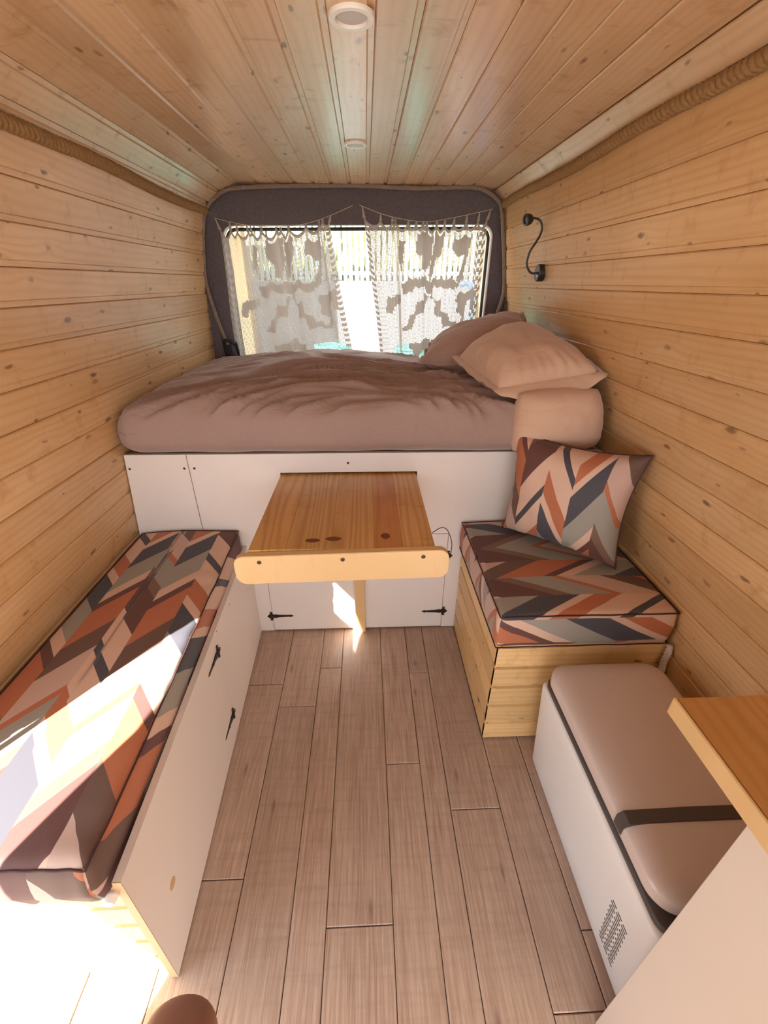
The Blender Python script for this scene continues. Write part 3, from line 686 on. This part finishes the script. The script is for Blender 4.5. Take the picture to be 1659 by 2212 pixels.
def cdisp_seat(p, n):
    x, y, z = p
    if z > .50: p.z += .012*max(0, (1-((x-.64)/.28)**2)*(1-((y-1.19)/.30)**2))+.003*noise.noise(Vector((x*5, y*5, 4)))
    if y < .96: p.y -= .008*(1-abs(z-.505)/.07)+.002*noise.noise(Vector((x*16, 0, z*8)))
    if x < .42: p.x -= .006*(1-abs(z-.505)/.07)
    return p
def uv_seat(p, n):
    if abs(n.z) > .5: return (p.y+2.0, p.x+3)
    if abs(n.y) > .5: return (p.z-.565+.918+2.0, p.x+3)
    return (p.y+2.04, p.z+3.2)
cs = thing('seat_cushion', 'square chevron patterned seat cushion on the pine box seat', 'cushion', (0, 0, 0))
link('cover', rbox(.372, .900, .912, 1.462, .441, .566, .020, 40, 40, 6, 4, cdisp_seat, uv_seat), 'chev_seat', cs, smooth=True)
tube('piping', edge_loop(.374, .898, .914, 1.46, .560, cdisp_seat), .0022, 'piping', cs, 6, True)
tube('lower_piping', edge_loop(.374, .898, .913, 1.46, .444, cdisp_seat), .0022, 'piping', cs, 6, True)
pillow('throw_pillow', (.505, 1.375, .585), (.80, 1.10, .585), (.842, 1.15, .955), (.520, 1.415, .955), .19, 'chev_pillow', 'square chevron patterned throw pillow leaning in the corner above the box seat', cat='pillow', seed=21, piping='piping', wr=.012, pinch=.13, rnd=.0, uvo=(.02, .1))
rp = [(.905, .905, .44), (.900, .897, .36), (.897, .892, .28), (.897, .890, .20)]
rope('rope', spline(rp, 4), .011, 'whiterope', 'short white rope hanging at the right corner of the pine box seat', pitch=.04)

# ------------------------------------------------------------------ cooler
co = thing('cool_box', 'white electric cool box with a rounded lid beside the kitchen unit', 'cooler', (0, 0, 0))
def taper(p, n):
    if p.z < .36: p.x += (.36-p.z)*.085 if p.x < .65 else 0
    if p.z < .03: p.z = max(p.z, 0.0)
    return p
link('body', rbox(.502, .842, .282, .852, .0, .372, .022, 6, 8, 8, 4, taper, rz=.012), 'coolerbody', co, smooth=True)
link('rim', rbox(.508, .836, .286, .846, .370, .392, .030, 6, 8, 2, 5, rz=.004), 'coolerdark', co, smooth=True)
def lidd(p, n):
    if p.z > .42: p.z += .005*(1-((p.x-.67)/.2)**2)
    return p
link('lid', rbox(.504, .828, .305, .846, .390, .448, .050, 10, 12, 3, 8, lidd, rz=.018), 'lid', co, smooth=True)
bar = [(.5015, .412), (.5015, .440), (.512, .4525), (.66, .4575), (.770, .4555), (.782, .448), (.78, .440), (.66, .444), (.52, .440), (.509, .432), (.509, .412)]
prism('lid_groove_strip', bar, .026, 'coolerdark', co, (0, .432, 0), bev=.0008)  # dark raised strip stands in for the groove across the lid
bm = bmesh.new()
for r in range(17):
    for k in range(3):
        z = .235-r*.0112; y = .335+.020*k+(r % 2)*.003; x = .502+max(0, .36-z)*.085
        box_bm(bm, x-.0008, x+.002, y, y+.015, z, z+.0035)
vent = link('vent_slots', fin(bm), 'coolerdark', co); vent['kind'] = 'stuff'

# ------------------------------------------------------------------ kitchen unit
ku = thing('kitchen_unit', 'white kitchen unit with a pine worktop at the lower right', 'cabinet', (0, 0, 0))
box('side_panel', .472, .488, -.62, .268, .0, .818, 'unit', ku, .001)
box('end_panel', .489, .845, .252, .268, .0, .818, 'unit', ku, .001)
box('worktop', -.53, .53, -.19, .19, -.017, .017, 'worktop', ku, .002)
w_ = [o for o in ku.children if o.name.startswith('worktop')][0]; w_.rotation_euler = (0, 0, pi/2); w_.location = (.652, -.115, .835)
link('edge_strip', rbox(.4555, .4605, -.645, .4155, .8185, .8515, .002, 1, 1, 1, 2), 'table_plain', ku)

# ------------------------------------------------------------------ ceiling lights, reading lamp
for (x, y, r, lab) in ((-.017, 1.095, .042, 'round white recessed ceiling light, the nearer of two'), (-.0255, 1.895, .040, 'round white recessed ceiling light, the one near the rear window')):
    t = thing('ceiling_light', lab, 'ceiling light', (x, y, CZ-.0005), group='recessed ceiling lights')
    lathe('trim_ring', [(r, 0), (r*1.0, -.004), (r*.96, -.0065), (r*.72, -.0065), (r*.66, -.002), (r*.66, 0)], 'plastic', t)
    lathe('diffuser', [(r*.655, -.0012), (r*.64, -.0024), (0, -.0026)], 'diffuser', t)
rl = thing('reading_lamp', 'black gooseneck reading lamp on the right wall above the pillows', 'lamp', (.757, 2.05, 1.44))
lathe('base', [(.033, 0), (.033, .022), (.031, .026), (0, .026)], 'lamp', rl, (0, 0, 0), (0, -pi/2, 0), 32)
neck = [(-.024, 0, .0), (-.045, .002, -.002), (-.062, .003, .010), (-.074, .002, .035), (-.069, 0, .075), (-.050, 0, .108), (-.036, 0, .135), (-.0325, 0, .16), (-.044, 0, .183), (-.066, 0, .192), (-.078, 0, .192)]
tube('gooseneck', spline(neck, 7), .0042, 'lamp', rl, 10)
lathe('lamp_head', [(.0055, -.017), (.010, -.012), (.0185, -.002), (.0215, .011), (.0205, .020), (.014, .021), (.012, .016), (0, .016)], 'lamp', rl, (-.088, 0, .188), (0.3, radians(-100), 0), 24)
lathe('switch', [(.006, 0), (.005, .003), (0, .004)], 'diffuser', rl, (-.0265, -.014, -.012), (0, -pi/2, 0), 12)

# ------------------------------------------------------------------ crochet curtains
POLY = [[(690, 380), (830, 380), (850, 560), (840, 680), (770, 680), (760, 560), (700, 540), (690, 450)], [(540, 430), (590, 430), (600, 760), (610, 790), (560, 560)],
        [(850, 380), (940, 380), (950, 540), (910, 560), (900, 720), (860, 700)], [(1040, 420), (1190, 400), (1200, 760), (1150, 840), (1150, 740), (1170, 570), (1110, 560), (1040, 510)],
        [(610, 790), (660, 760), (830, 740), (900, 760), (960, 740), (1150, 760), (1140, 840), (950, 810), (930, 860), (880, 860), (840, 820), (740, 820), (730, 870), (640, 870)],
        [(860, 880), (900, 880), (880, 1050), (810, 1060), (790, 1210), (690, 1210), (690, 1180), (740, 1150), (740, 1080), (790, 1060), (790, 940), (860, 940)],
        [(930, 860), (960, 930), (1040, 930), (1060, 1040), (1130, 1050), (1170, 1130), (1240, 1130), (1240, 1170), (1110, 1180), (1080, 1090), (1000, 1060), (990, 960), (920, 900)],
        [(1180, 880), (1370, 850), (1390, 1030), (1360, 1030), (1340, 950), (1300, 950), (1330, 1150), (1300, 1190), (1240, 1180), (1240, 1150), (1290, 1140), (1290, 1080), (1210, 1040), (1210, 960), (1180, 940)],
        [(470, 930), (540, 900), (620, 900), (630, 970), (540, 990), (530, 1070), (470, 1070)],
        [(780, 1340), (900, 1330), (920, 1290), (990, 1280), (1000, 1330), (1090, 1330), (1110, 1440), (1040, 1440), (1000, 1400), (920, 1400), (900, 1450), (860, 1490), (820, 1400), (780, 1390)],
        [(740, 1470), (860, 1480), (850, 1510), (740, 1510)]]
OPEN = [[(600, 400), (680, 440), (700, 560), (760, 560), (800, 700), (620, 780), (590, 560)], [(950, 380), (1030, 420), (1030, 510), (1100, 520), (1170, 570), (1170, 690), (1090, 760), (930, 740), (920, 540), (950, 530)]]
def inside(x, y, poly):
    r = False; j = len(poly)-1
    for i in range(len(poly)):
        (xi, yi), (xj, yj) = poly[i], poly[j]
        if (yi > y) != (yj > y) and x < (xj-xi)*(y-yi)/(yj-yi)+xi: r = not r
        j = i
    return r
def motif(u, v):
    y = 330+1180*v; xl = 230+(y-330)*.178; xr = 1290+(y-330)*.205; x = xl+u*(xr-xl)
    if any(inside(x, y, p) for p in POLY): return 1
    if any(inside(x, y, p) for p in OPEN): return 2
    return 0
def curtain(name, label, tl, tr, bl, br, edge_left, cordpts, loops, seed, folds):
    root = thing(name, label, 'curtain', (tl[0], 2.592, tl[1]), group='crochet curtains at the rear window'); org = Vector((tl[0], 2.592, tl[1]))
    NU, NV = 86, 98
    def scal(u):
        L = loops; 
        for a, b in zip(L, L[1:]):
            if a <= u <= b: t = (u-a)/(b-a); return 4*t*(1-t)*min(.032, (b-a)*.42)
        return 0
    def warp(u):
        for c, w, s in folds: u += -s*math.exp(-((u-c)/w)**2)*(u-c)/w
        return u
    def P(u, v):
        uu = warp(u); xt = tl[0]+(tr[0]-tl[0])*uu; xb = bl[0]+(br[0]-bl[0])*uu
        zt = tl[1]+(tr[1]-tl[1])*uu-.022*sin(pi*u)-scal(u); zb = bl[1]+(br[1]-bl[1])*uu
        y = -.006+.012*sin(u*24+seed+.8*sin(v*2))+.006*sin(u*51+seed*2)
        for c, w, s in folds: y -= .018*math.exp(-((u-c)/w)**2)
        sw = .004*sin(v*5+u*8+seed)
        return Vector((xt+(xb-xt)*v+sw, 2.592+y, zt+(zb-zt)*v+.0022*sin(u*60+seed)))-org
    G = [[P(i/NU, j/NV) for j in range(NV+1)] for i in range(NU+1)]
    vs, fs = [], []
    def quad(a, b, c, d): k = len(vs); vs.extend((a, b, c, d)); fs.append((k, k+1, k+2, k+3))
    hw = .0014
    X, Z = Vector((1, 0, 0)), Vector((0, 0, 1))
    for i in range(NU+1):
        for j in range(NV+1):
            m = motif(i/NU, j/NV); keep = (m != 2) or ((i+j) % 3 == 0)
            if j < NV and (m != 2 or i % 3 != 1): quad(G[i][j]-X*hw, G[i][j]+X*hw, G[i][j+1]+X*hw, G[i][j+1]-X*hw)
            if i < NU and (m != 2 or (j+i) % 3 == 0): quad(G[i][j]-Z*hw*1.1, G[i+1][j]-Z*hw*1.1, G[i+1][j]+Z*hw*1.1, G[i][j]+Z*hw*1.1)
            if i < NU and j < NV:
                u, v = (i+.5)/NU, (j+.5)/NV
                eu = u if edge_left else 1-u
                brd = (eu < .07 and ((i//2+j//3) % 2 == 0)) or (eu > .965 and (j//2) % 2 == 0) or j < 2
                if brd or motif(u, v) == 1:
                    s = .05; a, b, c, d = G[i][j], G[i+1][j], G[i+1][j+1], G[i][j+1]; ce_ = (a+b+c+d)/4
                    quad(*[p+(ce_-p)*s for p in (a, b, c, d)])
    me = pyd(vs, fs); o = link('net', me, 'crochet', root)
    cp = spline([Vector(p)-org for p in cordpts], 12); tube('cord', cp, .0016, 'cord', root, 6)
    def cord_at(x):
        for a, b in zip(cp, cp[1:]):
            if a.x <= x <= b.x: return a+(b-a)*((x-a.x)/max(1e-6, b.x-a.x))
        return cp[0] if x < cp[0].x else cp[-1]
    for k, u in enumerate(loops):
        q = P(u, 0); top = cord_at(q.x) if 0 < k < len(loops)-1 else (cord_at(q.x-.01) if k == 0 else cord_at(q.x+.01))
        w = .008; vs = [q+Vector((-w, 0, -.004)), q+Vector((w, 0, -.004)), top+Vector((.0022, -.002, .001)), top+Vector((-.0022, -.002, .001))]
        vs += [p+Vector((0, .0015, 0)) for p in vs]
        link('loop', pyd(vs, [(0, 1, 2, 3), (7, 6, 5, 4), (0, 4, 5, 1), (1, 5, 6, 2), (2, 6, 7, 3), (3, 7, 4, 0)]), 'crochet', root)
    rim = [P(k/120, 0) for k in range(121)]; tube('scalloped_edge', rim, .0019, 'crochet', root, 6)
    return root
curtain('crochet_curtain', 'left crochet net curtain hanging from a sagging cord', (-.730, 1.632), (-.175, 1.672), (-.735, 1.00), (-.070, 1.00), True,
        [(-.742, 2.578, 1.678), (-.60, 2.578, 1.652), (-.42, 2.578, 1.645), (-.25, 2.578, 1.668), (-.055, 2.578, 1.735)], [0, .10, .165, .255, .285, .40, .52, .555, .64, .78, .91, .95, 1.0], 1.0, [(.34, .05, .018), (.60, .05, .02), (.90, .06, .03)])
curtain('crochet_curtain', 'right crochet net curtain hanging from a sagging cord above the pillows', (.005, 1.690), (.628, 1.685), (.085, 1.00), (.600, 1.00), False,
        [(-.022, 2.578, 1.738), (.12, 2.578, 1.695), (.30, 2.578, 1.672), (.46, 2.578, 1.692), (.648, 2.578, 1.728)], [0, .13, .21, .25, .35, .41, .46, .50, .58, .65, .73, .83, .93, 1.0], 4.2, [(.24, .06, .035), (.48, .04, .015)])

# ------------------------------------------------------------------ person's knee at the bottom edge
def skin_body():
    me = bpy.data.meshes.new('leg'); 
    pts = [(-.16, -.42, .80, .098), (-.19, -.26, .755, .088), (-.235, -.08, .69, .074), (-.235, .09, .62, .058), (-.240, .176, .585, .050), (-.262, .16, .50, .050), (-.292, .045, .40, .058), (-.293, .0, .26, .045), (-.294, -.03, .12, .033), (-.294, -.035, .055, .034), (-.292, .04, .032, .030), (-.290, .12, .024, .028), (-.288, .165, .018, .018)]
    me.from_pydata([p[:3] for p in pts], [(i, i+1) for i in range(len(pts)-1)], []); o = link('person', me, 'skin')
    md = o.modifiers.new('skin', 'SKIN'); 
    for i, p in enumerate(pts): me.skin_vertices[0].data[i].radius = (p[3], p[3])
    me.skin_vertices[0].data[0].use_root = True
    sb = o.modifiers.new('sub', 'SUBSURF'); sb.levels = 3; sb.render_levels = 3; md.use_smooth_shade = True
    return o
pn = skin_body(); tag(pn, 'bare bent knee of the person taking the picture, at the bottom edge', 'person')

# ------------------------------------------------------------------ outside
gd = box('ground', -30, 30, -25, 40, -.62, -.60, 'ground', bev=0); structure(gd, 'pale sunlit ground outside the van', 'ground')
gw = box('garden_wall', -7, 7, 7.0, 7.25, -.6, 1.42, 'render', bev=.01); tag(gw, 'bright white rendered wall seen through the rear window', 'wall'); gw['kind'] = 'structure'
fe = thing('picket_fence', 'white picket fence on top of the white garden wall', 'fence', (0, 7.1, 1.42))
pk = None; x = -2.6
while x < 2.7:
    if pk is None:
        pk = prism('picket', [(-.025, .0), (.025, .0), (.025, .95), (0, .99), (-.025, .95)], .02, 'picket', fe, (x, 0, 0))
    else:
        o = pk.copy(); C.objects.link(o); o.location = (x, 0, random.uniform(-.01, .01))
    x += .080
for z in (.1, .85): box('rail', -2.65, 2.7, .02, .05, z-.025, z+.025, 'picket', fe)
def blob(x0, x1, y, z0, z1, mat, seed):
    vs, fs = [], []; nx, nz = 120, 36
    for i in range(nx+1):
        for j in range(nz+1):
            u, v = i/nx, j/nz; p = Vector((x0+(x1-x0)*u, y, z0+(z1-z0)*v)); q = noise.noise(p*5+Vector((seed, 0, 0)))+.6*noise.noise(p*13)
            vs.append(p+Vector((0, -.18*q-.3*sin(pi*v), .10*q)))
    for i in range(nx):
        for j in range(nz): a = i*(nz+1)+j; fs.append((a, a+nz+1, a+nz+2, a+1))
    return pyd(vs, fs)
hd = link('hedge', blob(-3.6, 3.6, 8.3, -.6, 3.2, 'hedge', 3), 'hedge'); tag(hd, 'green hedge showing through the gaps of the white picket fence', 'hedge', kind='stuff')
tw = box('shed_wall', -3.6, -1.35, 5.6, 5.8, -.6, 3.0, 'tan', bev=.01); tag(tw, 'tan wall seen through the left edge of the rear window', 'wall'); tw['kind'] = 'structure'
tp = box('gate_post', 1.30, 1.62, 5.4, 5.55, -.6, 3.0, 'tan', bev=.01); tag(tp, 'tan post seen through the right edge of the rear window', 'post')
def tub(x, y, r, z, lab):
    t = thing('plastic_tub', lab, 'tub', (x, y, -.6)); h = z+.6
    lathe('body', [(r*.8, 0), (r*.95, h-.03), (r*1.02, h-.03), (r*1.02, h), (r*.93, h), (r*.78, .05), (0, .05)], 'teal', t, n=32)
tub(-.36, 5.0, .20, .80, 'teal plastic tub outside behind the left curtain'); tub(.50, 5.1, .17, .77, 'teal plastic tub outside behind the right curtain')
hs = tube('garden_hose', spline([(1.05, 5.3, 1.38), (1.14, 5.3, 1.40), (1.20, 5.3, 1.28), (1.20, 5.3, 1.05), (1.16, 5.3, .8), (1.18, 5.3, -.58)], 6), .03, 'blue', n=8); tag(hs, 'blue hose hanging outside behind the right curtain', 'hose')
